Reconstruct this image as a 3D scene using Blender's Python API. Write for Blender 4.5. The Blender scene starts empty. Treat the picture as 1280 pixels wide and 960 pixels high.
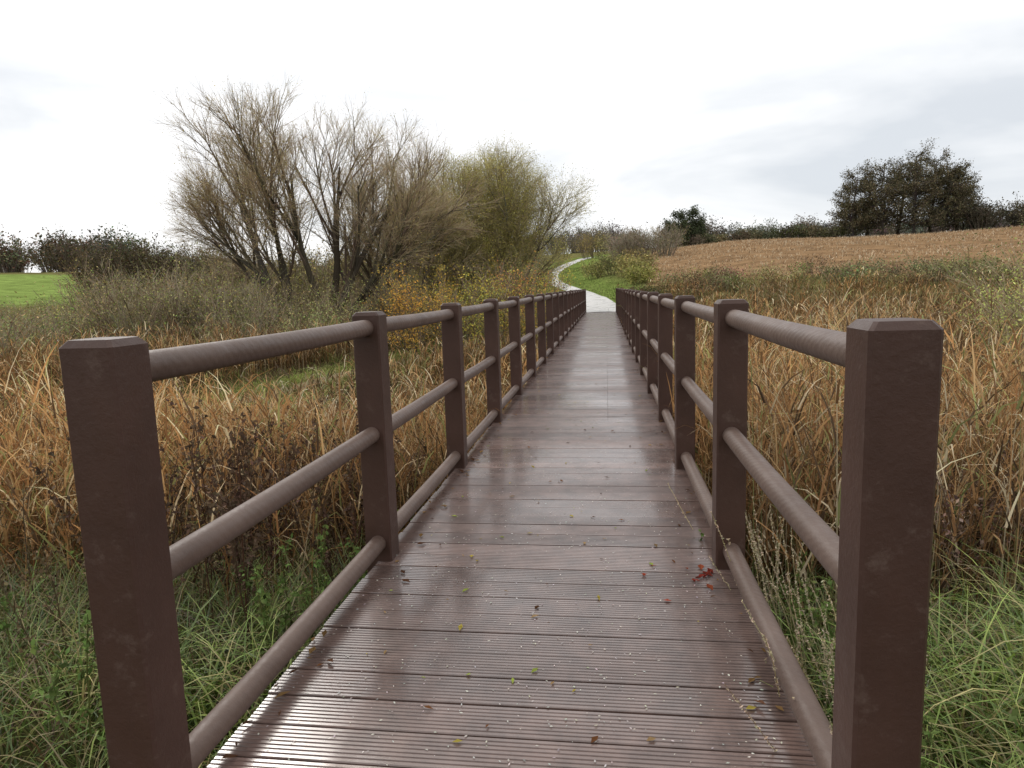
import bpy, numpy as np, math
from mathutils import Matrix, Vector
rng=np.random.default_rng(7)
S=bpy.context.scene
def link(o,parent=None):
    S.collection.objects.link(o)
    if parent: o.parent=parent
    return o
def empty(n):
    return link(bpy.data.objects.new(n,None))
def norm(a): return a/np.maximum(np.linalg.norm(a,axis=-1,keepdims=True),1e-9)
UP=np.array([0,0,1.0])
def sstep(a,b,x):
    t=np.clip((x-a)/(b-a),0,1); return t*t*(3-2*t)
def vn(x,y,s,seed=0):
    r=np.random.default_rng(1000+seed); o=0
    for k in range(7):
        a=r.uniform(0,6.28); f=r.uniform(.6,1.9)/s*3; ph=r.uniform(0,6.28)
        o=o+np.sin((x*math.cos(a)+y*math.sin(a))*f+ph+1.3*np.sin((y*math.cos(a)-x*math.sin(a))*f*.7+ph*2))
    return o/7*1.6   # ~-1..1
# ---------------------------------------------------------------- materials
def newmat(n):
    m=bpy.data.materials.new(n); m.use_nodes=True; nt=m.node_tree
    for x in list(nt.nodes): nt.nodes.remove(x)
    out=nt.nodes.new('ShaderNodeOutputMaterial'); return m,nt,out
def N(nt,t,**k):
    n=nt.nodes.new(t)
    for a,b in k.items():
        if a in n.inputs: n.inputs[a].default_value=b
        else: setattr(n,a,b)
    return n
def ramp(nt,stops):
    r=nt.nodes.new('ShaderNodeValToRGB'); e=r.color_ramp.elements
    while len(e)<len(stops): e.new(.5)
    for i,(p,c) in enumerate(stops):
        e[i].position=p; e[i].color=(*c,1) if len(c)==3 else c
    return r
def mat_veg(n,trans=.3,gloss=0,rough=.4):
    m,nt,out=newmat(n); L=nt.links
    a=N(nt,'ShaderNodeAttribute'); a.attribute_name='Col'
    p=N(nt,'ShaderNodeBsdfDiffuse'); L.new(a.outputs['Color'],p.inputs['Color']); cur=p
    if trans>0:
        t=N(nt,'ShaderNodeBsdfTranslucent'); L.new(a.outputs['Color'],t.inputs['Color'])
        mx=N(nt,'ShaderNodeMixShader'); mx.inputs[0].default_value=trans
        L.new(cur.outputs[0],mx.inputs[1]); L.new(t.outputs[0],mx.inputs[2]); cur=mx
    if gloss>0:
        g=N(nt,'ShaderNodeBsdfGlossy',Roughness=rough); mx=N(nt,'ShaderNodeMixShader'); mx.inputs[0].default_value=gloss
        L.new(cur.outputs[0],mx.inputs[1]); L.new(g.outputs[0],mx.inputs[2]); cur=mx
    L.new(cur.outputs[0],out.inputs[0])
    return m
M_blade=mat_veg('dry_blades',.28)
M_green=mat_veg('green_blades',.3,.05)
M_leaf=mat_veg('leaves',.25)
M_leafd=mat_veg('distant_leaves',0)
M_bark=mat_veg('bark',0)
# ---------------------------------------------------------------- mesh batch
class MB:
    def __init__(s): s.V=[];s.F=[];s.C=[];s.n=0
    def add(s,V,F,C):
        V=np.asarray(V,float).reshape(-1,3); s.V.append(V); s.F.append(np.asarray(F).reshape(-1,4)+s.n)
        C=np.asarray(C,float); 
        if C.ndim==1: C=np.tile(C,(len(V),1))
        s.C.append(C.reshape(-1,3)); s.n+=len(V)
    def build(s,name,mat,parent=None,smooth=False):
        V=np.concatenate(s.V);F=np.concatenate(s.F);C=np.concatenate(s.C)
        me=bpy.data.meshes.new(name); me.vertices.add(len(V)); me.vertices.foreach_set('co',V.ravel().astype(np.float32))
        me.loops.add(F.size); me.loops.foreach_set('vertex_index',F.ravel().astype(np.int32))
        me.polygons.add(len(F)); me.polygons.foreach_set('loop_start',np.arange(0,F.size,4,dtype=np.int32))
        me.polygons.foreach_set('loop_total',np.full(len(F),4,dtype=np.int32))
        me.polygons.foreach_set('use_smooth',np.full(len(F),bool(smooth)))
        at=me.color_attributes.new('Col','FLOAT_COLOR','POINT')
        at.data.foreach_set('color',np.c_[np.clip(C,0,1),np.ones(len(C))].ravel().astype(np.float32))
        me.update(calc_edges=True); me.materials.append(mat)
        return link(bpy.data.objects.new(name,me),parent)
def blades(mb,base,az,length,width,lean,curl,c0,c1,nseg=3,taper=.8,flat=0):
    n=len(base); K=nseg+1; t=np.linspace(0,1,K)
    phi=lean[:,None]+curl[:,None]*t[None,:]**1.3
    h=np.stack([np.cos(az),np.sin(az),np.zeros(n)],1)
    step=(length/nseg)[:,None]
    dh=np.sin(phi)*step; dz=np.cos(phi)*step
    ph=np.concatenate([np.zeros((n,1)),np.cumsum((dh[:,1:]+dh[:,:-1])/2,1)],1)
    pz=np.concatenate([np.zeros((n,1)),np.cumsum((dz[:,1:]+dz[:,:-1])/2,1)],1)
    P=base[:,None,:]+h[:,None,:]*ph[...,None]+UP*pz[...,None]
    tw=az+math.pi/2+rng.uniform(-.9,.9,n)
    side=np.stack([np.cos(tw),np.sin(tw),rng.uniform(-.3,.3,n)],1)
    w=width[:,None]*np.maximum((1-t)**taper,.08)[None,:]/2
    A=P-side[:,None,:]*w[...,None]; B=P+side[:,None,:]*w[...,None]
    V=np.stack([A,B],2).reshape(-1,3)
    o=(np.arange(n)*K*2)[:,None]+np.arange(nseg)[None,:]*2
    F=np.stack([o,o+1,o+3,o+2],-1)
    C=c0[:,None,:]*(1-t)[None,:,None]+c1[:,None,:]*t[None,:,None]
    C=np.repeat(C,2,axis=1).reshape(-1,3)
    mb.add(V,F,C); return P
def jcol(c,n,v=.2,h=.06):
    c=np.asarray(c,float)
    return np.clip(c*(1+rng.normal(0,v,(n,1)))*(1+rng.normal(0,h,(n,3))),.005,.9)
def pal(cols,n,wts=None,v=.2):
    cols=np.array(cols,float); i=rng.choice(len(cols),n,p=wts); return np.clip(cols[i]*(1+rng.normal(0,v,(n,1))),.005,.9)
def grow(s,d,L,K,trop,wob):
    pts=[s]; d=norm(d)
    for k in range(K-1):
        d=norm(d+UP*trop+rng.normal(0,wob,d.shape)); s=s+d*(L/(K-1))[:,None]; pts.append(s)
    return np.stack(pts,1)
def kids(pts,n,t0,t1,ang,av):
    N_,K,_=pts.shape; idx=np.repeat(np.arange(N_),n); t=rng.uniform(t0,t1,len(idx)); f=t*(K-1)
    i=np.minimum(f.astype(int),K-2); fr=(f-i)[:,None]
    a=pts[idx,i]; b=pts[idx,i+1]; p=a*(1-fr)+b*fr; tan=norm(b-a)
    q=rng.normal(0,1,tan.shape); q=norm(q-(q*tan).sum(1,keepdims=True)*tan)
    an=(ang+rng.normal(0,av,len(idx)))[:,None]
    return p,tan*np.cos(an)+q*np.sin(an),idx,t
def tube(mb,pts,r0,r1,sides,col):
    n,K,_=pts.shape; tan=norm(np.gradient(pts,axis=1)); ref=norm(np.array([.83,.31,.17]))
    u=norm(np.cross(tan,ref)); v=np.cross(tan,u)
    t=np.linspace(0,1,K); r=(np.asarray(r0)*np.ones(n))[:,None]*(1-t)+(np.asarray(r1)*np.ones(n))[:,None]*t
    a=np.arange(sides)/sides*2*math.pi
    V=pts[:,:,None,:]+r[:,:,None,None]*(u[:,:,None,:]*np.cos(a)[:,None]+v[:,:,None,:]*np.sin(a)[:,None])
    b=(np.arange(n)*K*sides)[:,None,None]+(np.arange(K-1)*sides)[None,:,None]
    j=np.arange(sides)[None,None,:]; j2=(j+1)%sides
    F=np.stack([b+j,b+j2,b+sides+j2,b+sides+j],-1)
    C=np.repeat(col if np.ndim(col)>1 else np.tile(col,(n,1)),K*sides,axis=0)
    mb.add(V,F,C)
def leaves(mb,c,size,cols,asp=.5):
    n=len(c); a=norm(rng.normal(0,1,(n,3))); q=rng.normal(0,1,(n,3)); b=norm(np.cross(a,q))
    s=(size*rng.uniform(.6,1.3,n))[:,None]; a=a*s/2; b=b*s*asp/2
    V=np.stack([c-a,c+b,c+a,c-b],1); F=np.arange(n*4).reshape(n,4)
    mb.add(V,F,np.repeat(cols,4,axis=0))
# ---------------------------------------------------------------- terrain
CAMZ=1.277
XL,XR,Y0,SP,NP=-1.1005,.5355,1.378,1.7243,21
YE=Y0+SP*(NP-1)+.3
PX=np.array([[-.28,YE-.5],[-.35,44],[-.5,52],[-1.2,62],[-2.8,75],[-5.2,90],[-7.6,104],[-9.2,118],[-9.6,132],[-8.8,146],[-7.4,160],[-5.5,175],[-4,195]])
PZ=np.array([-.03,.0,.08,.35,.8,1.4,2.2,3.3,4.5,5.8,7.1,8.4,9.5])
def catm(P,n=12):
    P=np.asarray(P,float); out=[]
    Q=np.vstack([2*P[0]-P[1],P,2*P[-1]-P[-2]])
    for i in range(1,len(Q)-2):
        for t in np.linspace(0,1,n,endpoint=False):
            a,b,c,d=Q[i-1:i+3]; out.append(.5*((2*b)+(-a+c)*t+(2*a-5*b+4*c-d)*t*t+(-a+3*b-3*c+d)*t**3))
    out.append(P[-1]); return np.array(out)
PC=catm(np.c_[PX,PZ])
RR=[0,36,45,60,75,90,120,170,200,260,350,450,900,3000]
TH=np.radians([-70,-42,-20,-5,4,12,27,60])
TAB=np.array([
 [-1.1,-1.1,-1.0,-.6,.3,1.3,3.5,7.5,9,11,13,13,10,5],
 [-1.1,-1.1,-1.0,-.5,.4,1.4,3.6,7.5,9,11,13,13,10,5],
 [-1.1,-1.1,-.9,-.4,.3,1.2,3.4,7.0,9,12,15,15,12,5],
 [-1.1,-1.1,-.6,.1,.8,1.4,3.3,7.6,9.6,13,18,18,15,5],
 [-1.1,-1.1,-.9,.2,1.2,2.6,5.6,9.8,11.2,14.5,19.5,19,15,5],
 [-1.1,-1.1,-.9,.4,1.8,3.6,6.8,10.8,11.6,15,20,19,15,5],
 [-1.1,-1.1,-.9,.4,1.6,3.2,6.2,10.3,11.2,14.5,18,18,15,5],
 [-1.1,-1.1,-.9,.4,1.6,3.2,6.2,10.3,11.2,14.5,18,18,15,5]])
def pdist(x,y):
    sh=x.shape; x=x.ravel(); y=y.ravel(); d=np.full(len(x),1e9); z=np.zeros(len(x))
    m=(y>25)&(y<230)&(np.abs(x)<45)
    if m.any():
        xx=x[m];yy=y[m]; D=np.hypot(xx[:,None]-PC[None,:,0],yy[:,None]-PC[None,:,1]); k=D.argmin(1)
        d[m]=D[np.arange(len(k)),k]; z[m]=PC[k,2]
    return d.reshape(sh),z.reshape(sh)
def tz(x,y):
    x=np.asarray(x,float);y=np.asarray(y,float)
    r=np.hypot(x,y); th=np.arctan2(x,y); th=np.clip(th,TH[0],TH[-1])
    vals=np.stack([np.interp(r,RR,TAB[k]) for k in range(len(TH))],0)
    k=np.clip(np.searchsorted(TH,th)-1,0,len(TH)-2); f=(th-TH[k])/(TH[k+1]-TH[k]); f=f*f*(3-2*f)
    a=np.take_along_axis(vals,k[None],0)[0]; b=np.take_along_axis(vals,k[None]+1,0)[0]
    z=a*(1-f)+b*f
    z=z+vn(x,y,2.5,1)*.06*sstep(1,4,r)+vn(x,y,30,2)*.35*sstep(40,90,r)
    z=z+.75*(1-sstep(1.5,6.5,y))*(1-sstep(5,12,np.abs(x)))
    d,pz=pdist(x,y)
    w=1-sstep(1.8,7.0,d); z=z*(1-w)+(pz-.02)*w
    ub=(1-sstep(.9,2.2,np.abs(x+.28)))*(1-sstep(YE-2.5,YE-.4,y)); z=np.where(y<YE,np.minimum(z,z*(1-ub)+(-.6)*ub),z)
    return z
SX=[-10.2,-8.8,-7.6,-6.6,-5.8]
def strip(x,y,hw=1.9):
    cx=np.interp(y,[9,14,20,27,34],SX); return (1-sstep(hw*.7,hw,np.abs(x-cx)))*sstep(9,11,y)*(1-sstep(30,33,y))
def field(x,y):
    r=np.hypot(x,y); th=np.degrees(np.arctan2(x,y)); 
    e=vn(x,y,25,5)*3
    return sstep(73,75,r+e)*(1-sstep(172,176,r))*sstep(3.2,3.6,th+ (120-r)*.004)
def zone(x,y):
    r=np.hypot(x,y); th=np.degrees(np.arctan2(x,y)); d,_=pdist(x,y)
    c=np.zeros(x.shape+(3,))+np.array([.075,.057,.033])
    def mix(w,col):
        nonlocal c; c=c*(1-w[...,None])+np.array(col)*w[...,None]
    mix(sstep(48,66,r)+0*x,(.15,.145,.06))
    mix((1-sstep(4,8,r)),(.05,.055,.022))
    mix(strip(x,y),(.18,.21,.06)); 
    mix(strip(x,y,.45)*.9,(.30,.24,.17))
    f=field(x,y); mix(f,(.25,.165,.095))
    mead=sstep(85,92,r)*(1-sstep(165,175,r))*(1-sstep(-36,-34.5,th)); mix(mead,(.20,.28,.08))
    g=(1-sstep(4,9,d))*sstep(36,38,y); mix(g,(.15,.21,.055))
    return c,f
az=np.concatenate([np.linspace(-180,-62,40,endpoint=False),np.arange(-62,62,.35),np.linspace(62,180,40,endpoint=False)])
rr=np.concatenate([np.linspace(.4,8,40,endpoint=False),np.geomspace(8,400,230,endpoint=False),np.geomspace(400,3200,16)])
A,Rg=np.meshgrid(np.radians(az),rr); GX=Rg*np.sin(A); GY=Rg*np.cos(A); GZ=tz(GX,GY)
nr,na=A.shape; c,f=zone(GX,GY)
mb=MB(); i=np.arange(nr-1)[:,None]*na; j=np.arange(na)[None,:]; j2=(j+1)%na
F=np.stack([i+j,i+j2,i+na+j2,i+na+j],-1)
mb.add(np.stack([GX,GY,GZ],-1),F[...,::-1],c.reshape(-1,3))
k0=mb.n; cv=np.array([[0,0,float(tz(np.array([.01]),np.array([.01]))[0])]]); 
jj=np.arange(0,na-1,2); 
Fc=np.stack([np.full(len(jj),k0),jj,jj+1,np.minimum(jj+2,na-1)],-1); mb.V.append(cv); mb.C.append(np.array([[.05,.06,.022]])); mb.F.append(Fc); mb.n+=1
m,nt,out=newmat('ground_soil_grass'); L=nt.links
a=N(nt,'ShaderNodeAttribute'); a.attribute_name='Col'
tc=N(nt,'ShaderNodeTexCoord')
n1=N(nt,'ShaderNodeTexNoise',Scale=.35,Detail=6.0,Roughness=.65); n2=N(nt,'ShaderNodeTexNoise',Scale=9.0,Detail=6.0,Roughness=.7)
L.new(tc.outputs['Object'],n1.inputs['Vector']); L.new(tc.outputs['Object'],n2.inputs['Vector'])
mm=N(nt,'ShaderNodeMath',operation='MULTIPLY'); L.new(n1.outputs[0],mm.inputs[0]); L.new(n2.outputs[0],mm.inputs[1])
rp=ramp(nt,[(.12,(.45,.42,.4)),(.42,(1.5,1.45,1.35))]); L.new(mm.outputs[0],rp.inputs[0])
mx=N(nt,'ShaderNodeMix',data_type='RGBA',blend_type='MULTIPLY'); mx.inputs[0].default_value=1
L.new(a.outputs['Color'],mx.inputs[6]); L.new(rp.outputs[0],mx.inputs[7])
p=N(nt,'ShaderNodeBsdfDiffuse')
bp=N(nt,'ShaderNodeBump',Strength=.6,Distance=.05); L.new(n2.outputs[0],bp.inputs['Height']); L.new(bp.outputs[0],p.inputs['Normal'])
L.new(mx.outputs[2],p.inputs['Color']); L.new(p.outputs[0],out.inputs[0])
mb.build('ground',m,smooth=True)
# ---------------------------------------------------------------- path
m,nt,out=newmat('wet_gravel'); L=nt.links
tc=N(nt,'ShaderNodeTexCoord'); n1=N(nt,'ShaderNodeTexNoise',Scale=1.2,Detail=6.0); n2=N(nt,'ShaderNodeTexNoise',Scale=30.0,Detail=4.0)
L.new(tc.outputs['Object'],n1.inputs['Vector']); L.new(tc.outputs['Object'],n2.inputs['Vector'])
r1=ramp(nt,[(.35,(.36,.34,.31)),(.65,(.52,.50,.47))]); L.new(n1.outputs[0],r1.inputs[0])
r2=ramp(nt,[(.35,(.22,)*3),(.65,(.45,)*3)]); L.new(n1.outputs[0],r2.inputs[0])
p=N(nt,'ShaderNodeBsdfPrincipled'); L.new(r1.outputs[0],p.inputs['Base Color']); L.new(r2.outputs[0],p.inputs['Roughness'])
bp=N(nt,'ShaderNodeBump',Strength=.3,Distance=.01); L.new(n2.outputs[0],bp.inputs['Height']); L.new(bp.outputs[0],p.inputs['Normal']); L.new(p.outputs[0],out.inputs[0])
mb=MB(); n=len(PC); T=norm(np.gradient(PC[:,:2],axis=0)); nn=np.stack([T[:,1],-T[:,0]],1)
cols=np.linspace(-1,1,7); hw=(.95+.2*sstep(36,44,PC[:,1]))[:,None]*(1+.06*vn(PC[:,1:2],cols[None,:]*9,6,9))
P=PC[:,None,:2]+nn[:,None,:]*(cols[None,:]*hw)[...,None]
Z=np.repeat(PC[:,2:3],7,1)+.05*(1-cols[None,:]**4)-.0
i=np.arange(n-1)[:,None]*7; j=np.arange(6)[None,:]
mb.add(np.concatenate([P,Z[...,None]],-1),np.stack([i+j,i+j+1,i+7+j+1,i+7+j],-1),(.4,.4,.4)); mb.build('gravel_path',m,smooth=True)
# ---------------------------------------------------------------- recycled plastic materials
def plastic(name,base,base2,kind):
    m,nt,out=newmat(name); L=nt.links
    tc=N(nt,'ShaderNodeTexCoord'); O=tc.outputs['Object']
    n1=N(nt,'ShaderNodeTexNoise',Scale=3.0,Detail=6.0,Roughness=.6); n2=N(nt,'ShaderNodeTexNoise',Scale=60.0,Detail=5.0,Roughness=.7); n3=N(nt,'ShaderNodeTexNoise',Scale=11.0,Detail=8.0,Roughness=.75)
    for q in(n1,n2,n3): L.new(O,q.inputs['Vector'])
    r1=ramp(nt,[(.3,base),(.7,base2)]); L.new(n1.outputs[0],r1.inputs[0])
    r3=ramp(nt,[(.56,(0,0,0)),(.75,(.45,.45,.45))]); L.new(n3.outputs[0],r3.inputs[0])
    mx=N(nt,'ShaderNodeMix',data_type='RGBA'); L.new(r3.outputs[0],mx.inputs[0]); L.new(r1.outputs[0],mx.inputs[6]); mx.inputs[7].default_value=(.18,.13,.105,1)
    p=N(nt,'ShaderNodeBsdfPrincipled'); L.new(mx.outputs[2],p.inputs['Base Color'])
    rr=ramp(nt,[(.3,(.38,)*3),(.7,(.62,)*3)]); L.new(n3.outputs[0],rr.inputs[0]); L.new(rr.outputs[0],p.inputs['Roughness'])
    p.inputs['Specular IOR Level'].default_value=.3
    ad=N(nt,'ShaderNodeMath',operation='ADD'); L.new(n2.outputs[0],ad.inputs[0])
    if kind=='rail':
        w=N(nt,'ShaderNodeTexWave',Scale=16,Distortion=1.5,Detail=2.0); w.bands_direction='DIAGONAL'
        w.inputs['Detail Scale'].default_value=3
        L.new(O,w.inputs['Vector']); mu=N(nt,'ShaderNodeMath',operation='MULTIPLY'); mu.inputs[1].default_value=.25; L.new(w.outputs[1],mu.inputs[0]); L.new(mu.outputs[0],ad.inputs[1])
    else: ad.inputs[1].default_value=0
    bp=N(nt,'ShaderNodeBump',Strength=.55,Distance=.003); L.new(ad.outputs[0],bp.inputs['Height']); L.new(bp.outputs[0],p.inputs['Normal']); L.new(p.outputs[0],out.inputs[0])
    return m
M_post=plastic('brown_recycled_plastic_post',(.049,.025,.018),(.075,.039,.029),'post')
M_rail=plastic('brown_recycled_plastic_rail',(.092,.060,.047),(.145,.100,.081),'rail')
for side,x0 in(('L',XL),('R',XR)):
    par=empty('handrail_fence')
    mb=MB()
    for k in range(NP):
        y=Y0+k*SP; h=.064; c=.007; jx=rng.normal(0,.003); jh=rng.normal(0,.003); tl=rng.normal(0,.0025,2)
        if k==0: jh=0; tl*=0
        def ring(hh,cc,z):
            a=hh-cc; pts=[(a,-hh),(hh,-a),(hh,a),(a,hh),(-a,hh),(-hh,a),(-hh,-a),(-a,-hh)]
            return [(x0+jx+px+tl[0]*z,y+py+tl[1]*z,z) for px,py in pts]
        rings=[ring(h,c,-1.35),ring(h,c,1.183+jh),ring(h-.013,c,1.199+jh),ring(h-.02,c*.9,1.2+jh),ring(.002,.0005,1.2015+jh)]
        V=[v for r in rings for v in r]; F=[(r*8+i,r*8+(i+1)%8,r*8+8+(i+1)%8,r*8+8+i) for r in range(len(rings)-1) for i in range(8)]
        mb.add(V,F,(.07,.04,.04))
    mb.build('posts',M_post,par)
    mb=MB()
    for k in range(NP-1):
        for z in(1.125,.62,.09):
            a=np.array([x0+rng.normal(0,.003),Y0+k*SP+.05,z+rng.normal(0,.003)]); b=np.array([x0+rng.normal(0,.003),Y0+(k+1)*SP-.05,z+rng.normal(0,.003)])
            t=np.linspace(0,1,9)[:,None]; P=a*(1-t)+b*t; P[:,2]-=.004*np.sin(t[:,0]*math.pi)
            tube(mb,P[None],.0385,.0385,24,np.array([.1,.06,.06]))
    mb.build('rails',M_rail,par,smooth=True)
# ---------------------------------------------------------------- deck
m,nt,out=newmat('wet_brown_decking'); L=nt.links
tc=N(nt,'ShaderNodeTexCoord'); O=tc.outputs['Object']; a=N(nt,'ShaderNodeAttribute'); a.attribute_name='Col'
n1=N(nt,'ShaderNodeTexNoise',Scale=1.1,Detail=7.0,Roughness=.6); n2=N(nt,'ShaderNodeTexNoise',Scale=45.0,Detail=6.0,Roughness=.7); n3=N(nt,'ShaderNodeTexNoise',Scale=7.0,Detail=8.0,Roughness=.7)
mp=N(nt,'ShaderNodeMapping'); mp.inputs['Scale'].default_value=(.45,1,1); L.new(O,mp.inputs[0]); L.new(mp.outputs[0],n1.inputs['Vector'])
for q in(n2,n3): L.new(O,q.inputs['Vector'])
r1=ramp(nt,[(.3,(.62,.62,.62)),(.7,(1.42,1.40,1.38))]); L.new(n3.outputs[0],r1.inputs[0])
mx=N(nt,'ShaderNodeMix',data_type='RGBA',blend_type='MULTIPLY'); mx.inputs[0].default_value=1; L.new(a.outputs['Color'],mx.inputs[6]); L.new(r1.outputs[0],mx.inputs[7])
p=N(nt,'ShaderNodeBsdfPrincipled'); L.new(mx.outputs[2],p.inputs['Base Color'])
r2=ramp(nt,[(.36,(.17,)*3),(.6,(.38,)*3)]); L.new(n1.outputs[0],r2.inputs[0]); L.new(r2.outputs[0],p.inputs['Roughness'])
p.inputs['Specular IOR Level'].default_value=.7
rc=ramp(nt,[(.38,(.95,.95,.95)),(.60,(.25,.25,.25))]); L.new(n1.outputs[0],rc.inputs[0]); L.new(rc.outputs[0],p.inputs['Coat Weight']); p.inputs['Coat Roughness'].default_value=.13; p.inputs['Coat IOR'].default_value=1.42
bp=N(nt,'ShaderNodeBump',Strength=.2,Distance=.0018); L.new(n2.outputs[0],bp.inputs['Height']); L.new(bp.outputs[0],p.inputs['Normal']); L.new(p.outputs[0],out.inputs[0])
bridge=empty('boardwalk_footbridge')
mb=MB(); PIT=.15; y=-.9; kb=0
while y<YE:
    wd=PIT-.009; ng=8; gp=wd/ng; prof=[(0,-.028),(0,-.003),(.003,0)]
    for g in range(ng):
        s=g*gp
        if g>0: prof+= [(s-.0037,0),(s-.0023,-.0028),(s+.0023,-.0028),(s+.0037,0)]
    prof+=[(wd-.003,0),(wd,-.003),(wd,-.028)]
    prof=np.array(prof); zj=rng.normal(0,.0009)
    col=np.array([.150,.100,.085])*(1+rng.normal(0,.13))
    xs=[(XL-.01+rng.normal(0,.003),XR+.01+rng.normal(0,.003))]
    if y>6.5: xs=[(xs[0][0],.0-.0012),(.0012,xs[0][1])]
    for xa,xb in xs:
        nx=len(prof); tl=rng.normal(0,.0007)
        V=[(xa,y+q,w+zj-tl) for q,w in prof]+[(xb,y+q,w+zj+tl) for q,w in prof]
        F=[(i,nx+i,nx+i+1,i+1) for i in range(nx-1)]
        V+= [(xa,y,-.028+zj),(xa,y+wd,-.028+zj),(xa,y+wd,zj-.003),(xa,y,zj-.003),(xb,y,-.028+zj),(xb,y+wd,-.028+zj),(xb,y+wd,zj-.003),(xb,y,zj-.003)]
        k=2*nx; F+= [(k+1,k,k+3,k+2),(k+4,k+5,k+6,k+7)]
        mb.add(V,F,col*(1+rng.normal(0,.06)))
    y+=PIT; kb+=1
mb.build('decking',m,bridge)
def boxm(mb,x0,x1,y0,y1,z0,z1,c=(.05,.03,.03)):
    V=[(x0,y0,z0),(x1,y0,z0),(x1,y1,z0),(x0,y1,z0),(x0,y0,z1),(x1,y0,z1),(x1,y1,z1),(x0,y1,z1)]
    mb.add(V,[(3,2,1,0),(4,5,6,7),(0,1,5,4),(1,2,6,5),(2,3,7,6),(3,0,4,7)],c)
mb=MB()
for x in(XL+.09,-.32,XR-.16): boxm(mb,x,x+.07,-.9,YE,-.2,-.034)
for k in range(NP): boxm(mb,XL-.05,XR+.05,Y0+k*SP-.05,Y0+k*SP+.05,-.34,-.203)
mb.build('joists',M_post,bridge)
# ---------------------------------------------------------------- fallen leaves & specks
mb=MB(); n=230; c=np.c_[rng.uniform(XL+.07,XR-.07,n),1.2+rng.gamma(1.5,4,n),np.full(n,.004)]
def flatleaf(mb,c,s,cols,up=.35):
    n=len(c); a=rng.uniform(0,6.28,n); A=np.stack([np.cos(a),np.sin(a),rng.normal(0,up*.4,n)],1)*s[:,None]/2; B=np.stack([-np.sin(a),np.cos(a),np.zeros(n)],1)*s[:,None]*rng.uniform(.15,.3,n)[:,None]
    z=np.zeros((n,3)); z[:,2]=s*up*.4; lift=np.abs(A[:,2:3])*UP
    V=np.stack([c-A+lift,c-B+z*.6+lift,c+A+lift,c+B+z*.6+lift,c+lift],1)
    o=np.arange(n)[:,None]*5; F=np.concatenate([o+np.array([0,1,4,3]),o+np.array([1,2,3,4])],0)
    mb.add(V,F,np.repeat(cols,5,0))
flatleaf(mb,c,rng.uniform(.012,.042,n),pal([(.35,.28,.06),(.16,.07,.03),(.08,.04,.02),(.25,.3,.06),(.3,.2,.1)],n))
n=12; flatleaf(mb,np.c_[rng.normal(.41,.035,n),rng.normal(2.95,.05,n),np.full(n,.006)],rng.uniform(.03,.06,n),pal([(.22,.035,.025),(.15,.03,.02),(.22,.06,.03)],n))
flatleaf(mb,np.array([[.15,2.95,.005],[.2,3.05,.005],[.23,2.7,.005]]),np.array([.04,.03,.035]),pal([(.22,.04,.02)],3))
n=90; flatleaf(mb,np.c_[np.where(rng.uniform(0,1,n)<.65,rng.normal(-1.02,.05,n),rng.normal(.47,.03,n)),rng.uniform(1.6,7,n),np.full(n,.006)],rng.uniform(.02,.06,n),pal([(.1,.05,.03),(.2,.12,.05)],n))
mb.build('fallen_leaves',M_leaf)
mb=MB(); n=1700; c=np.c_[rng.uniform(XL+.05,XR-.05,n),1.0+rng.gamma(1.6,1.6,n),np.full(n,.003)]
flatleaf(mb,c,rng.uniform(.004,.014,n),jcol((.6,.57,.52),n),.1); mb.build('pale_debris_specks',M_leaf)
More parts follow.
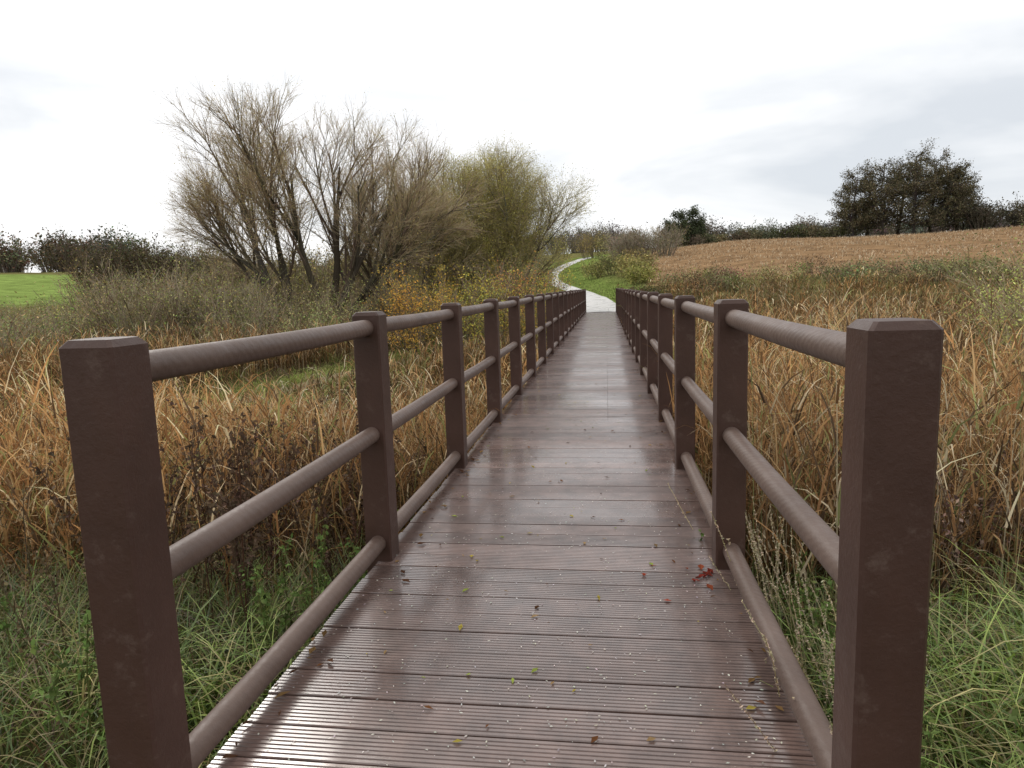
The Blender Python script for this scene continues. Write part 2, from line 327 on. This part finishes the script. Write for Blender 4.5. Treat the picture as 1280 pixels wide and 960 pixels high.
# ---------------------------------------------------------------- reeds
def ok(x,y,mx=0.12): return ~((x>XL-.1-mx)&(x<XR+.1+mx)&(y<YE+1))
def scatter(n,rmin,rmax,t0=-50,t1=38,power=2):
    th=np.radians(rng.uniform(t0,t1,n)); r=np.sqrt(rng.uniform(rmin**2,rmax**2,n)); return r*np.sin(th),r*np.cos(th)
STRAW=[(.45,.285,.135),(.37,.205,.088),(.24,.125,.057),(.62,.49,.31),(.11,.07,.042),(.26,.26,.10)]
W=[.23,.23,.15,.13,.15,.11]
def reeds(name,ncl,rmin,rmax,per,hs,wid,nl,spread,mat):
    mb=MB(); x,y=scatter(ncl,rmin,rmax); r=np.hypot(x,y)
    k=ok(x,y,.15)&(strip(x,y,2.4)<.3)&(y>0.5); d,_=pdist(x,y); k&=(d>5)
    dens=.5+.65*vn(x,y,3,11); k&=rng.uniform(0,1,ncl)<dens+.28
    k&=rng.uniform(0,1,ncl)<.04+.96*np.where(x<0,sstep(3.3,5.6,y+.3*np.abs(x)),sstep(3.2,5.2,y+.25*np.abs(x)-.1))
    x=x[k];y=y[k]; n=len(x)
    hl=1+.25*vn(x,y,4,12); low=(x<0)*(1-sstep(7.0,8.5,-x))*(1-sstep(24,28,y))*sstep(6,9,y); hl=hl*(1-.45*low)*np.where(x<0,.92,1.04)
    patch=vn(x,y,5,13); patch2=vn(x,y,9,14)
    i=np.repeat(np.arange(n),per); N_=len(i)
    bx=x[i]+rng.normal(0,spread,N_); by=y[i]+rng.normal(0,spread,N_); bx=np.where((bx>XL-.12)&(bx<XR+.12)&(by<YE),np.where(x[i]<-.3,XL-.15,XR+.15),bx)
    base=np.c_[bx,by,tz(bx,by)-.03]
    Ls=hs*hl[i]*rng.uniform(.5,1.2,N_); azs=rng.normal(-.6,1.5,N_)
    tone=(1+.38*patch[i])[:,None]*(1+np.array([.08,-.02,-.15])*patch2[i][:,None])
    c=pal(STRAW,N_,W)*tone; 
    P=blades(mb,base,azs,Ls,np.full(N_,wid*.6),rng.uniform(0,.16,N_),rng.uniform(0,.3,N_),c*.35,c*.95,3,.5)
    j=np.repeat(np.arange(N_),nl); M=len(j); t=rng.uniform(.2,1,M)*2.98; q=np.minimum(t.astype(int),2); f=(t-q)[:,None]
    lb=P[j,q]*(1-f)+P[j,q+1]*f
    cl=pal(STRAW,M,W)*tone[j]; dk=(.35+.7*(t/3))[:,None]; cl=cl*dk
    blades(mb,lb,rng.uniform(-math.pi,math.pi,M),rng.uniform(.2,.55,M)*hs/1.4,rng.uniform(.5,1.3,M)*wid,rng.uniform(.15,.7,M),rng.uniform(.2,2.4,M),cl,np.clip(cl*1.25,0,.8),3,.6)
    return mb.build(name,mat)
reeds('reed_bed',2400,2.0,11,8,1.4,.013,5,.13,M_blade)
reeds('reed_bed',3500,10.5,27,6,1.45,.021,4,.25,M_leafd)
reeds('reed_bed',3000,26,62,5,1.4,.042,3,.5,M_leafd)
# ---------------------------------------------------------------- green grass
def grass(name,n,fx,hl,wd,cols,mat,curl=(.6,2.0),lean=(.05,.6),nseg=4,w=None):
    x,y=fx(n); k=ok(x,y,.0); x=x[k];y=y[k]; n=len(x); base=np.c_[x,y,tz(x,y)-.02]
    g=1+.3*vn(x,y,1.0,21)
    c=pal(cols,n,w)*(1+.35*vn(x,y,.8,22))[:,None]; mb=MB()
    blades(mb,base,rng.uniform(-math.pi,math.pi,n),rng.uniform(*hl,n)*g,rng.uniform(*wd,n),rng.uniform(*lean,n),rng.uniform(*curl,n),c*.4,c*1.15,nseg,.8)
    return mb.build(name,mat)
GR=[(.14,.22,.04),(.20,.30,.06),(.09,.14,.03),(.27,.28,.08),(.36,.28,.13),(.17,.10,.05)]
def fn(n):
    s=rng.uniform(0,1,n)<.45
    x=np.where(s,rng.uniform(.66,4.5,n),rng.uniform(-6,-1.25,n)); y=rng.uniform(.3,7.5,n)
    q=np.where(s,sstep(3.2,5.5,y+.15*np.abs(x)),sstep(3.8,6.6,y+.2*np.abs(x)))
    k=rng.uniform(0,1,n)<1-q; return x[k],y[k]
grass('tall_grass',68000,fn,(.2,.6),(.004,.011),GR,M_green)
def fl(n):
    a=rng.normal(0,.22,n); b=rng.normal(0,.2,n); cx=rng.choice(10,n); X=np.array([1.1,1.6,2.1,1.3,1.9,2.6,2.3,-1.7,3.0,2.4])[cx]; Y=np.array([1.7,1.9,2.2,2.5,2.9,2.0,2.6,2.6,2.6,3.3])[cx]; return X+a,Y+b
grass('sedge_tussock',2600,fl,(.5,.9),(.008,.015),[(.24,.35,.07),(.32,.39,.09),(.17,.27,.05),(.44,.38,.16)],M_green,curl=(1.2,2.4),lean=(.05,.5),nseg=6)
def fs(n):
    y=rng.uniform(9,33,n); x=np.interp(y,[9,14,20,27,34],SX)+rng.normal(0,1.5,n); k=(strip(x,y,.45)<.5)|(rng.uniform(0,1,n)<.3); return x[k],y[k]
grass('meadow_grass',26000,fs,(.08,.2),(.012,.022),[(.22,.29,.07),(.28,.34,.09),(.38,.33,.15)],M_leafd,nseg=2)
def fp(n):
    i=rng.integers(0,len(PC)-40,n); o=rng.uniform(1.3,9,n)*rng.choice([-1,1],n); T_=norm(np.gradient(PC[:,:2],axis=0)); p_=PC[i,:2]+np.stack([T_[i,1],-T_[i,0]],1)*o[:,None]; k=p_[:,1]>YE; return p_[k,0],p_[k,1]
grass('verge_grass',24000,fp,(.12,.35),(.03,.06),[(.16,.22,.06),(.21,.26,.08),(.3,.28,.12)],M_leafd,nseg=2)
def fm(n):
    x,y=scatter(n,4,40); k=(vn(x,y,3.0,31)>.15); return x[k],y[k]
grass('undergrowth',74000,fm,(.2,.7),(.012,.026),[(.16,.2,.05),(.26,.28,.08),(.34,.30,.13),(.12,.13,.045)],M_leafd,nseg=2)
# ---------------------------------------------------------------- weeds
def weeds(name,px,hs,per,leafcol,stalk,leafn=14,ls=.03,sr=.0045,seed=0):
    mb=MB(); x=np.array([p[0] for p in px]);y=np.array([p[1] for p in px]); n=len(x)
    i=np.repeat(np.arange(n),per); s=np.c_[x[i]+rng.normal(0,.1,len(i)),y[i]+rng.normal(0,.1,len(i)),np.zeros(len(i))]; s[:,2]=tz(s[:,0],s[:,1])
    d=np.c_[rng.normal(0,.16,(len(i),2)),np.ones(len(i))]
    P=grow(s,d,hs*rng.uniform(.6,1.1,len(i)),7,.02,.05); tube(mb,P,sr,sr*.5,4,jcol(stalk,len(i)))
    q,dd,ix,t=kids(P,9,.3,1,.6,.15); P2=grow(q,dd,rng.uniform(.1,.35,len(q))*hs/1.2,4,.1,.06); tube(mb,P2,sr*.45,sr*.27,3,jcol(stalk,len(q)))
    q,dd,ix,t=kids(P2,leafn,.1,1,.8,.3); leaves(mb,q+rng.normal(0,.008,q.shape),ls,jcol(leafcol,len(q),.35),.55)
    return mb.build(name,M_leaf)
weeds('dead_dock_plant',[(rng.uniform(-2.9,-1.45),rng.uniform(2.9,6.0)) for _ in range(34)],1.15,3,(.12,.08,.055),(.10,.06,.04))
weeds('dead_dock_plant',[(rng.uniform(-4.5,-2.2),rng.uniform(2.2,4.2)) for _ in range(20)],.8,3,(.16,.12,.07),(.14,.10,.06),8,.025)
weeds('dead_dock_plant',[(rng.uniform(1.4,4.5),rng.uniform(2.4,5.5)) for _ in range(44)],1.05,3,(.21,.145,.11),(.16,.11,.08))
weeds('green_weed',[(-1.28,3.5),(-1.3,3.7),(-1.32,3.1),(-1.35,4.2),(.85,2.3),(.8,2.9),(.95,3.4),(1.1,2.6),(.9,1.9),(1.3,3.2)]+[(rng.uniform(-3,-1.5),rng.uniform(1.6,3.4)) for _ in range(10)],.6,3,(.14,.20,.06),(.15,.16,.06),9,.03)
mb=MB(); n=70; s=np.c_[rng.uniform(.66,.95,n),rng.uniform(1.7,3.6,n),np.zeros(n)]; s[:,2]=tz(s[:,0],s[:,1])
P=grow(s,np.c_[rng.normal(-.2,.12,n),rng.normal(-.1,.15,n),np.ones(n)],rng.uniform(.6,1.05,n),8,-.03,.05); tube(mb,P,.002,.001,3,jcol((.45,.38,.22),n))
q,dd,ix,t=kids(P,60,.6,1,.5,.15); leaves(mb,q+dd*.006,.013,jcol((.55,.45,.32),len(q)),.35); mb.build('seeding_grass',M_blade)
# ---------------------------------------------------------------- trees
def tree(name,x,y,stems,lv,leaf=None,bark=(.12,.10,.08),twig=(.26,.20,.14),trunk=(.4,1.0),mleaf=None,wob0=.05):
    par=empty(name); mb=MB(); z=float(tz(np.array([x]),np.array([y]))[0]); B=np.array([x,y,z-.3])
    tr=np.array([[B,B+[0,0,.3+trunk[1]*.5],B+[0,0,.3+trunk[1]]]]); tube(mb,tr,trunk[0]*1.25,trunk[0]*.85,10,jcol(bark,1,0))
    n=len(stems); st=np.array(stems,float); off=norm(st[:,:3])*np.array([1,1,0])*trunk[0]*.6
    s=B+[0,0,.3+trunk[1]*.75]+off; P=grow(s,st[:,:3],st[:,3],10,.03,wob0)
    tube(mb,P,st[:,4],st[:,4]*.2,8,jcol(bark,n,.1))
    for li,(nc,ln,r0,r1,ang,trop,wob,K,sd,t0) in enumerate(lv):
        q,dd,ix,t=kids(P,nc,t0,1,ang,.15); Lr=ln*(1.2-.6*t)*rng.uniform(.75,1.2,len(q))
        P=grow(q,dd,Lr,K,trop,wob); f=min(1,((li+1)/len(lv))**2.0); cc=np.array(bark)*(1-f)+np.array(twig)*f
        tube(mb,P,r0,r1,sd,jcol(cc,len(q),.18))
    mb.build('trunk_and_limbs',M_bark,par)
    if leaf:
        cnt,size,cols,sp=leaf; ml=MB(); src=P; i=rng.integers(0,len(src),cnt); k=rng.integers(1,src.shape[1],cnt)
        c=src[i,k]+rng.normal(0,sp,(cnt,3)); 
        cl=pal(cols,cnt)*(1+.25*np.sin(c[:,0:1]*1.7+c[:,2:3]*1.3+c[:,1:2]))
        leaves(ml,c,size,cl,.45); ml.build('foliage',mleaf or M_leaf,par)
    return par
WT=(.46,.37,.24)
def wl(s=1): return [(6,4.0*s,.075,.024,.42,.035,.05,7,5,.25),(7,2.3*s,.024,.010,.50,.035,.06,5,4,.2),(7,1.4*s,.010,.0045,.50,.03,.07,4,3,.15),(6,.8*s,.005,.002,.45,.03,.08,3,3,.1)]
OL=[(.46,.38,.14),(.52,.42,.15),(.34,.31,.11)]
BK=(.085,.07,.055)
tree('willow_tree',-14.8,31.2,[(-.5,.1,1,6.0,.2),(-.32,-.35,1.1,6.6,.2),(-.15,.35,1.2,6.9,.2),(.02,-.25,1.3,7.3,.2),(-.8,.3,.9,5.2,.16)],wl(1.0),(9000,.06,OL,.14),bark=BK,twig=WT,trunk=(.42,.7))
tree('willow_tree',-13.2,31.8,[(.10,.2,1.3,7.9,.22),(.48,-.2,1.2,7.6,.2),(.8,.3,1.0,6.8,.19),(.25,.4,1.2,7.8,.2),(-.12,-.4,1.2,7.6,.2),(1.02,-.3,.9,5.8,.16)],wl(1.05),(10000,.06,OL,.14),bark=BK,twig=WT,trunk=(.45,.7))
tree('willow_tree',-10.9,36,[(-.3,.2,1.2,5.0,.13),(.1,-.3,1.3,5.2,.13),(.45,.2,1.0,4.6,.13),(-.5,-.2,1,4.2,.12)],wl(.8),(12000,.07,OL,.12),twig=(.40,.33,.2),trunk=(.35,.5))
G2=[(.48,.43,.12),(.40,.38,.12),(.54,.45,.14),(.30,.30,.09)]
for (x,y,s,lm) in[(-10.0,41,1.02,.65),(-7.7,43,1.14,.6),(-6.0,41.5,1.05,.5)]:
    stt=[(math.cos(a)*l,math.sin(a)*l,1,6.2*s*(1-.15*l*l),.13) for a,l in zip(rng.uniform(0,6.28,7),np.linspace(.03,lm,7))]
    tree('willow_tree',x,y,stt,[(7,2.9*s,.05,.018,.5,.03,.05,6,4,.12),(8,1.8*s,.016,.008,.55,.03,.06,4,3,.12),(7,1.1*s,.008,.004,.5,.03,.08,3,3,.1),(4,.7*s,.005,.0022,.45,.03,.1,2,3,.1)],(42000,.072,G2,.16),twig=(.40,.34,.18),trunk=(.35,.4))
DK=[(.10,.10,.05),(.14,.125,.07),(.08,.075,.045),(.18,.145,.09)]
for (b,D,s) in[(.314,177,.92),(.330,182,1.03),(.346,178,1.12),(.362,184,1.15),(.378,178,1.17),(.393,185,1.14),(.407,179,1.08),(.419,182,.94)]:
    x=D*b; y=D*math.sqrt(1-b*b)
    stt=[(.02,.0,1,13.6*s,.3),(.12,.1,1,11*s,.2),(-.12,-.1,1,11*s,.2)]
    tree('alder_tree',x,y,stt,[(24,4.8*s,.10,.03,1.25,.012,.05,6,4,.04),(10,1.9*s,.03,.012,.7,.02,.08,4,3,.15)],(8500,.38,DK,.32),bark=(.07,.06,.05),twig=(.14,.115,.09),trunk=(.4,1.2),mleaf=M_leafd)
# ---------------------------------------------------------------- shrubs: a mass is one object
def shrubs(name,pts,leafper,lsize,cols,twig,stems=14,sub=7,subsub=5,sp=.12,thin=1.0,ml_=None):
    pts=np.array(pts,float); n=len(pts); mb=MB(); ml=MB()
    i=np.repeat(np.arange(n),stems); z=tz(pts[:,0],pts[:,1]); H=pts[i,2];Rr=pts[i,3]
    a=rng.uniform(0,6.28,len(i)); l=np.sqrt(rng.uniform(0,1,len(i)))
    s=np.c_[pts[i,0]+np.cos(a)*l*Rr*.35,pts[i,1]+np.sin(a)*l*Rr*.35,z[i]-.1]
    lean=l*Rr/H*.9; d=np.c_[np.cos(a)*lean,np.sin(a)*lean,np.ones(len(i))]
    Ls=H*rng.uniform(.6,.95,len(i))*np.sqrt(1+lean**2)*(1-.25*l); P=grow(s,d,Ls,5,.02,.08); k=thin*H/3
    tube(mb,P,.022*k,.008*k,4,jcol(np.array(twig)*.6,len(i)))
    q,dd,ix,t=kids(P,sub,.15,1,.6,.2); HH=H[ix]; P1=grow(q,dd,HH*.3*rng.uniform(.5,1.2,len(q)),3,.06,.1); k1=thin*HH/3; tube(mb,P1,.009*k1,.004*k1,3,jcol(np.array(twig)*.85,len(q)))
    H1=HH
    q,dd,ix,t=kids(P1,subsub,.1,1,.5,.2); HH=H1[ix]; P2=grow(q,dd,HH*.15*rng.uniform(.5,1.2,len(q)),2,.05,.1); k2=thin*HH/3; tube(mb,P2,.005*k2,.002*k2,3,jcol(twig,len(q)))
    o=mb.build(name,M_bark)
    if leafper:
        cnt=leafper*n; j=rng.integers(0,len(P2),cnt); c=P2[j,rng.integers(0,2,cnt)]+rng.normal(0,sp,(cnt,3))
        br=np.clip(1+rng.normal(0,.28,n),.5,1.6); hue=1+rng.normal(0,.12,(n,3)); own=(j*n//len(P2))
        cc=pal(cols,cnt)*(1+.3*vn(c[:,0:1]+c[:,2:3],c[:,1:2]-c[:,2:3],1.5,41))*br[own][:,None]*hue[own]; leaves(ml,c,lsize,cc,.5); ml.build('foliage',ml_ or M_leafd,o)
    return o
def pol(th,D): return (D*math.sin(math.radians(th)),D*math.cos(math.radians(th)))
U=rng.uniform
def ring_(t0,t1,D0,D1,n,h0,h1,r0,r1): 
    o=[]
    for _ in range(n):
        x,y=pol(U(t0,t1),U(D0,D1)); h=U(h0,h1); o.append((x,y,h,U(r0,r1)*h))
    return o
LS=[(.36,.33,.13),(.27,.29,.10),(.44,.35,.15),(.30,.21,.11),(.22,.27,.08)]
shrubs('willow_scrub',ring_(-48,-39.5,26,42,16,1.8,2.9,.6,.9)+ring_(-39.5,-28,28,44,30,2.6,4.4,.45,.7)+ring_(-30,-22,26,36,12,1.8,3.0,.5,.8),1300,.075,LS,(.34,.28,.19),sub=7,subsub=5)
shrubs('willow_scrub',ring_(-27,-12,32,50,34,2.2,4.0,.45,.7),1000,.08,[(.34,.31,.11),(.24,.25,.08),(.44,.35,.12)],(.26,.21,.14),sub=7,subsub=5)
shrubs('sallow_shrub',[(-4.4,25,3.4,1.9),(-5.6,27,3.9,2.2),(-3.6,28,3.4,1.7),(-6.9,25,3.0,1.5),(-3.0,31,3.4,1.6),(-4.6,32,4.2,2),(-7.4,29,3.8,2),(-2.7,24.5,2.2,1.0)],3400,.08,[(.62,.47,.09),(.50,.43,.10),(.38,.37,.10),(.66,.46,.10),(.26,.28,.09)],(.26,.2,.14),stems=14,ml_=M_leaf)
shrubs('sallow_shrub',[(7.5,12.4,3.1,1.6),(9.0,14.0,3.6,1.9),(8.8,11.4,3.0,1.5),(10.5,16,3.5,1.8)],6000,.05,[(.46,.44,.13),(.38,.38,.11),(.54,.46,.16)],(.36,.29,.18),stems=18,sub=10,subsub=7,ml_=M_leaf)
shrubs('hedge',ring_(-38.5,-30.5,84,98,42,4.5,7.2,.45,.7),900,.28,[(.11,.10,.05),(.14,.115,.065),(.09,.095,.045)],(.13,.10,.075),sp=.3)
shrubs('hedge',ring_(-31,-12,60,90,46,4.5,7.0,.45,.7),600,.24,[(.34,.31,.12),(.26,.26,.10),(.18,.17,.08)],(.24,.19,.13),sp=.3)
shrubs('distant_woodland',ring_(-60,-36,195,300,64,8,12,.4,.6),450,.8,[(.14,.12,.085),(.12,.125,.08),(.2,.13,.085)],(.17,.14,.11),sp=.7,thin=1.4,sub=5,subsub=3)
shrubs('path_shrubs',[(*pol(-1.0,100),3.0,2.2),(*pol(.5,100),3.4,2.6),(*pol(1.6,92),2.8,2.4),(*pol(2.4,86),2.4,2.2),(*pol(3.0,79),2.0,2.0),(*pol(1.9,101),3.2,2.6),(*pol(2.9,96),2.8,2.4),(*pol(-1.6,175),7,4),(*pol(-.8,182),8,4.5),(*pol(-3.4,188),8,5),(*pol(0.4,178),6,5),(*pol(-5.6,82),2.8,2.2),(*pol(-6.3,92),3.4,2.6),(*pol(-6.6,74),2.6,2)]+ring_(-12,-5.6,105,150,14,4,7,.5,.7),1100,.28,[(.26,.26,.09),(.22,.22,.09),(.34,.29,.12)],(.24,.19,.14),sp=.28)
shrubs('grey_sallow_thicket',ring_(0.8,5.2,128,150,16,4.0,6.2,.5,.75),600,.22,[(.27,.23,.14),(.22,.21,.10)],(.32,.27,.21),sub=8,subsub=6,sp=.3,thin=1.4)
shrubs('bramble_thicket',ring_(2.2,7.5,50,60,14,1.2,2.0,.7,1.1),700,.13,[(.14,.105,.06),(.18,.12,.06),(.14,.15,.055)],(.17,.11,.08),sp=.15)
shrubs('scrub_margin',ring_(5,34,60,73,85,.9,2.2,.7,1.2),450,.16,[(.24,.25,.10),(.18,.18,.08),(.32,.28,.14),(.22,.15,.09)],(.27,.21,.15),sp=.18,sub=5,subsub=4)
shrubs('field_hedge',ring_(24,36,177,186,36,5,8,.4,.6)+ring_(4.5,18,176,190,30,2.0,3.6,.9,1.5),600,.45,[(.13,.115,.07),(.16,.14,.085),(.11,.115,.065)],(.17,.14,.11),sp=.4,thin=1.2,sub=5,subsub=4)
shrubs('distant_woodland',ring_(-8,8,330,380,60,8,15,.4,.6)+ring_(8,36,340,390,120,5,11,.6,1.0),380,.9,[(.18,.17,.13),(.16,.165,.13),(.22,.19,.145),(.145,.15,.12)],(.21,.18,.15),sp=.8,thin=1.4,sub=5,subsub=3)
for (b,D,s) in[(.098,176,.62),(.118,180,.72)]:
    tree('holly_tree',D*b,D*math.sqrt(1-b*b),[(.02,0,1,11*s,.25),(.3,.1,1,8*s,.15),(-.3,-.1,1,8*s,.15)],[(16,3.6*s,.08,.03,1.0,.04,.07,5,4,.1),(8,1.8*s,.03,.012,.7,.04,.1,4,3,.15)],(6500,.42,[(.07,.09,.045),(.09,.105,.055),(.06,.07,.045)],.35),bark=(.06,.05,.04),twig=(.08,.07,.05),trunk=(.3,.8),mleaf=M_leafd)
# ---------------------------------------------------------------- stubble rows
mb=MB(); a=math.radians(24); rv=np.array([math.cos(a),math.sin(a)]); pv=np.array([-math.sin(a),math.cos(a)])
u_,v_=np.meshgrid(np.arange(-20,190,.42),np.arange(20,180,2.6)); u_=u_+rng.normal(0,.14,u_.shape); v_=v_+rng.normal(0,.13,v_.shape)+.8*np.sin(u_*.03)
x=(u_*rv[0]+v_*pv[0]).ravel(); y=(u_*rv[1]+v_*pv[1]).ravel(); th=np.degrees(np.arctan2(x,y))
k=(field(x,y)>.5)&(th<42)&(rng.uniform(0,1,x.shape)<.62+.6*vn(x,y,9,51)); x=x[k];y=y[k]
i=np.repeat(np.arange(len(x)),4); n=len(i); base=np.c_[x[i]+rng.normal(0,.1,n),y[i]+rng.normal(0,.1,n),np.zeros(n)]; base[:,2]=tz(base[:,0],base[:,1])-.02
c=pal([(.62,.48,.32),(.50,.36,.22),(.68,.56,.40),(.26,.17,.10)],n)
blades(mb,base,rng.uniform(-3.14,3.14,n),rng.uniform(.2,.55,n),rng.uniform(.05,.1,n),rng.uniform(.1,.6,n),rng.uniform(0,1.5,n),c*.8,c,2,.5); mb.build('stubble_field_rows',M_leafd)
# ---------------------------------------------------------------- brick house far left
hs=empty('brick_house'); hx,hy=-205,212; hz=float(tz(np.array([hx]),np.array([hy]))[0])+.5
def simple(n,col,r=.8,brick=False):
    m,nt,out=newmat(n); p=N(nt,'ShaderNodeBsdfPrincipled',Roughness=r); L=nt.links; L.new(p.outputs[0],out.inputs[0])
    tc=N(nt,'ShaderNodeTexCoord')
    if brick:
        b=N(nt,'ShaderNodeTexBrick',Scale=4.0); b.inputs['Color1'].default_value=(*col,1); b.inputs['Color2'].default_value=(col[0]*.8,col[1]*.8,col[2]*.8,1); b.inputs['Mortar'].default_value=(.3,.27,.24,1); L.new(tc.outputs['Object'],b.inputs[0]); L.new(b.outputs[0],p.inputs['Base Color'])
    else:
        q=N(nt,'ShaderNodeTexNoise',Scale=5.0); L.new(tc.outputs['Object'],q.inputs[0]); rr_=ramp(nt,[(.3,tuple(np.array(col)*.8)),(.7,tuple(np.array(col)*1.2))]); L.new(q.outputs[0],rr_.inputs[0]); L.new(rr_.outputs[0],p.inputs['Base Color'])
    return m
mb=MB(); boxm(mb,-5,5,-3.5,3.5,-2.5,4.6); mb.add([(-5,-3.5,4.6),(-5,3.5,4.6),(-5,.01,7.1),(-5,-.01,7.1),(5,-3.5,4.6),(5,3.5,4.6),(5,.01,7.1),(5,-.01,7.1)],[(0,3,2,1),(4,5,6,7)],(.3,.1,.1)); o1=mb.build('walls',simple('house_brick',(.22,.11,.08),brick=True),hs)
mb=MB(); mb.add([(-5.4,-3.9,4.45),(5.4,-3.9,4.45),(5.4,0,7.3),(-5.4,0,7.3),(-5.4,3.9,4.45),(5.4,3.9,4.45)],[(0,1,2,3),(3,2,5,4)],(.3,.1,.1)); mb.build('roof',simple('clay_tiles',(.16,.08,.06)),hs)
mb=MB(); boxm(mb,3,3.9,-.45,.45,6.6,8.2); mb.build('chimney',simple('chimney_brick',(.22,.12,.09)),hs)
mb=MB(); mf=MB()
for x in(-3.5,-.0,3.5):
    for z in(.9,3.1):
        if x==0 and z<1: continue
        boxm(mf,x-.65,x+.65,-3.54,-3.49,z-.05,z+1.25); boxm(mb,x-.56,x+.56,-3.56,-3.53,z+.04,z+1.16)
boxm(mb,-.5,.5,-3.56,-3.48,-.1,2.0)
mb.build('window_panes_and_door',simple('dark_glass',(.03,.035,.04),.2),hs); mf.build('window_frames',simple('white_paint',(.75,.75,.73),.5),hs)
hs.location=(hx,hy,hz); hs.rotation_euler=(0,0,math.radians(75))
# ---------------------------------------------------------------- sky
w=bpy.data.worlds.new('World'); S.world=w; w.use_nodes=True; nt=w.node_tree; L=nt.links
for x in list(nt.nodes): nt.nodes.remove(x)
out=N(nt,'ShaderNodeOutputWorld'); sk=N(nt,'ShaderNodeTexSky'); sk.sky_type='NISHITA'; sk.sun_disc=False
EL,AZ=38,-35
sk.sun_elevation=math.radians(EL); sk.sun_rotation=math.radians(AZ)
b1=N(nt,'ShaderNodeBackground',Strength=.1); L.new(sk.outputs[0],b1.inputs[0])
tc=N(nt,'ShaderNodeTexCoord'); mp=N(nt,'ShaderNodeMapping'); mp.inputs['Scale'].default_value=(1.0,1.0,4.0); mp.inputs['Location'].default_value=(.35,.2,.1)
L.new(tc.outputs['Generated'],mp.inputs[0])
n1=N(nt,'ShaderNodeTexNoise',Scale=1.8,Detail=5.0,Roughness=.52,Distortion=.4); L.new(mp.outputs[0],n1.inputs[0])
r=ramp(nt,[(.36,(.70,.735,.78)),(.47,(.86,.88,.905)),(.57,(1.03,1.03,1.04))]); L.new(n1.outputs[0],r.inputs[0])
sx=N(nt,'ShaderNodeSeparateXYZ'); L.new(tc.outputs['Generated'],sx.inputs[0])
rz=ramp(nt,[(.20,(0,0,0)),(.34,(.5,.5,.5)),(.6,(1,1,1))]); L.new(sx.outputs[2],rz.inputs[0])
mx=N(nt,'ShaderNodeMix',data_type='RGBA'); L.new(rz.outputs[0],mx.inputs[0]); L.new(r.outputs[0],mx.inputs[6]); mx.inputs[7].default_value=(1.25,1.25,1.25,1)
b2=N(nt,'ShaderNodeBackground',Strength=1.1); L.new(mx.outputs[2],b2.inputs[0])
ms=N(nt,'ShaderNodeMixShader'); ms.inputs[0].default_value=.93; L.new(b1.outputs[0],ms.inputs[1]); L.new(b2.outputs[0],ms.inputs[2]); L.new(ms.outputs[0],out.inputs[0])
sl=bpy.data.lights.new('sun','SUN'); sl.energy=1.2; sl.angle=math.radians(18); sl.color=(1,.95,.88); so=link(bpy.data.objects.new('sun',sl))
dv=Vector((math.sin(math.radians(AZ))*math.cos(math.radians(EL)),math.cos(math.radians(AZ))*math.cos(math.radians(EL)),math.sin(math.radians(EL))))
so.rotation_euler=dv.to_track_quat('Z','Y').to_euler()
# ---------------------------------------------------------------- camera
f,pi,ya,ro=856.8,.1364,.1397,-.0318
fw=np.array([-math.sin(ya)*math.cos(pi),math.cos(ya)*math.cos(pi),-math.sin(pi)]); r=np.array([math.cos(ya),math.sin(ya),0]); u=np.cross(r,fw)
r2=r*math.cos(ro)+u*math.sin(ro); u2=-r*math.sin(ro)+u*math.cos(ro)
cd=bpy.data.cameras.new('camera'); cd.sensor_width=36; cd.lens=f/1280*36; cd.clip_end=6000; cd.clip_start=.05
co=link(bpy.data.objects.new('camera',cd)); M=Matrix.Identity(4)
for k in range(3): M[k][0]=r2[k];M[k][1]=u2[k];M[k][2]=-fw[k]
M[0][3]=0;M[1][3]=0;M[2][3]=CAMZ; co.matrix_world=M; S.camera=co
S.view_settings.view_transform='Standard'; S.view_settings.look='None'; S.view_settings.exposure=0
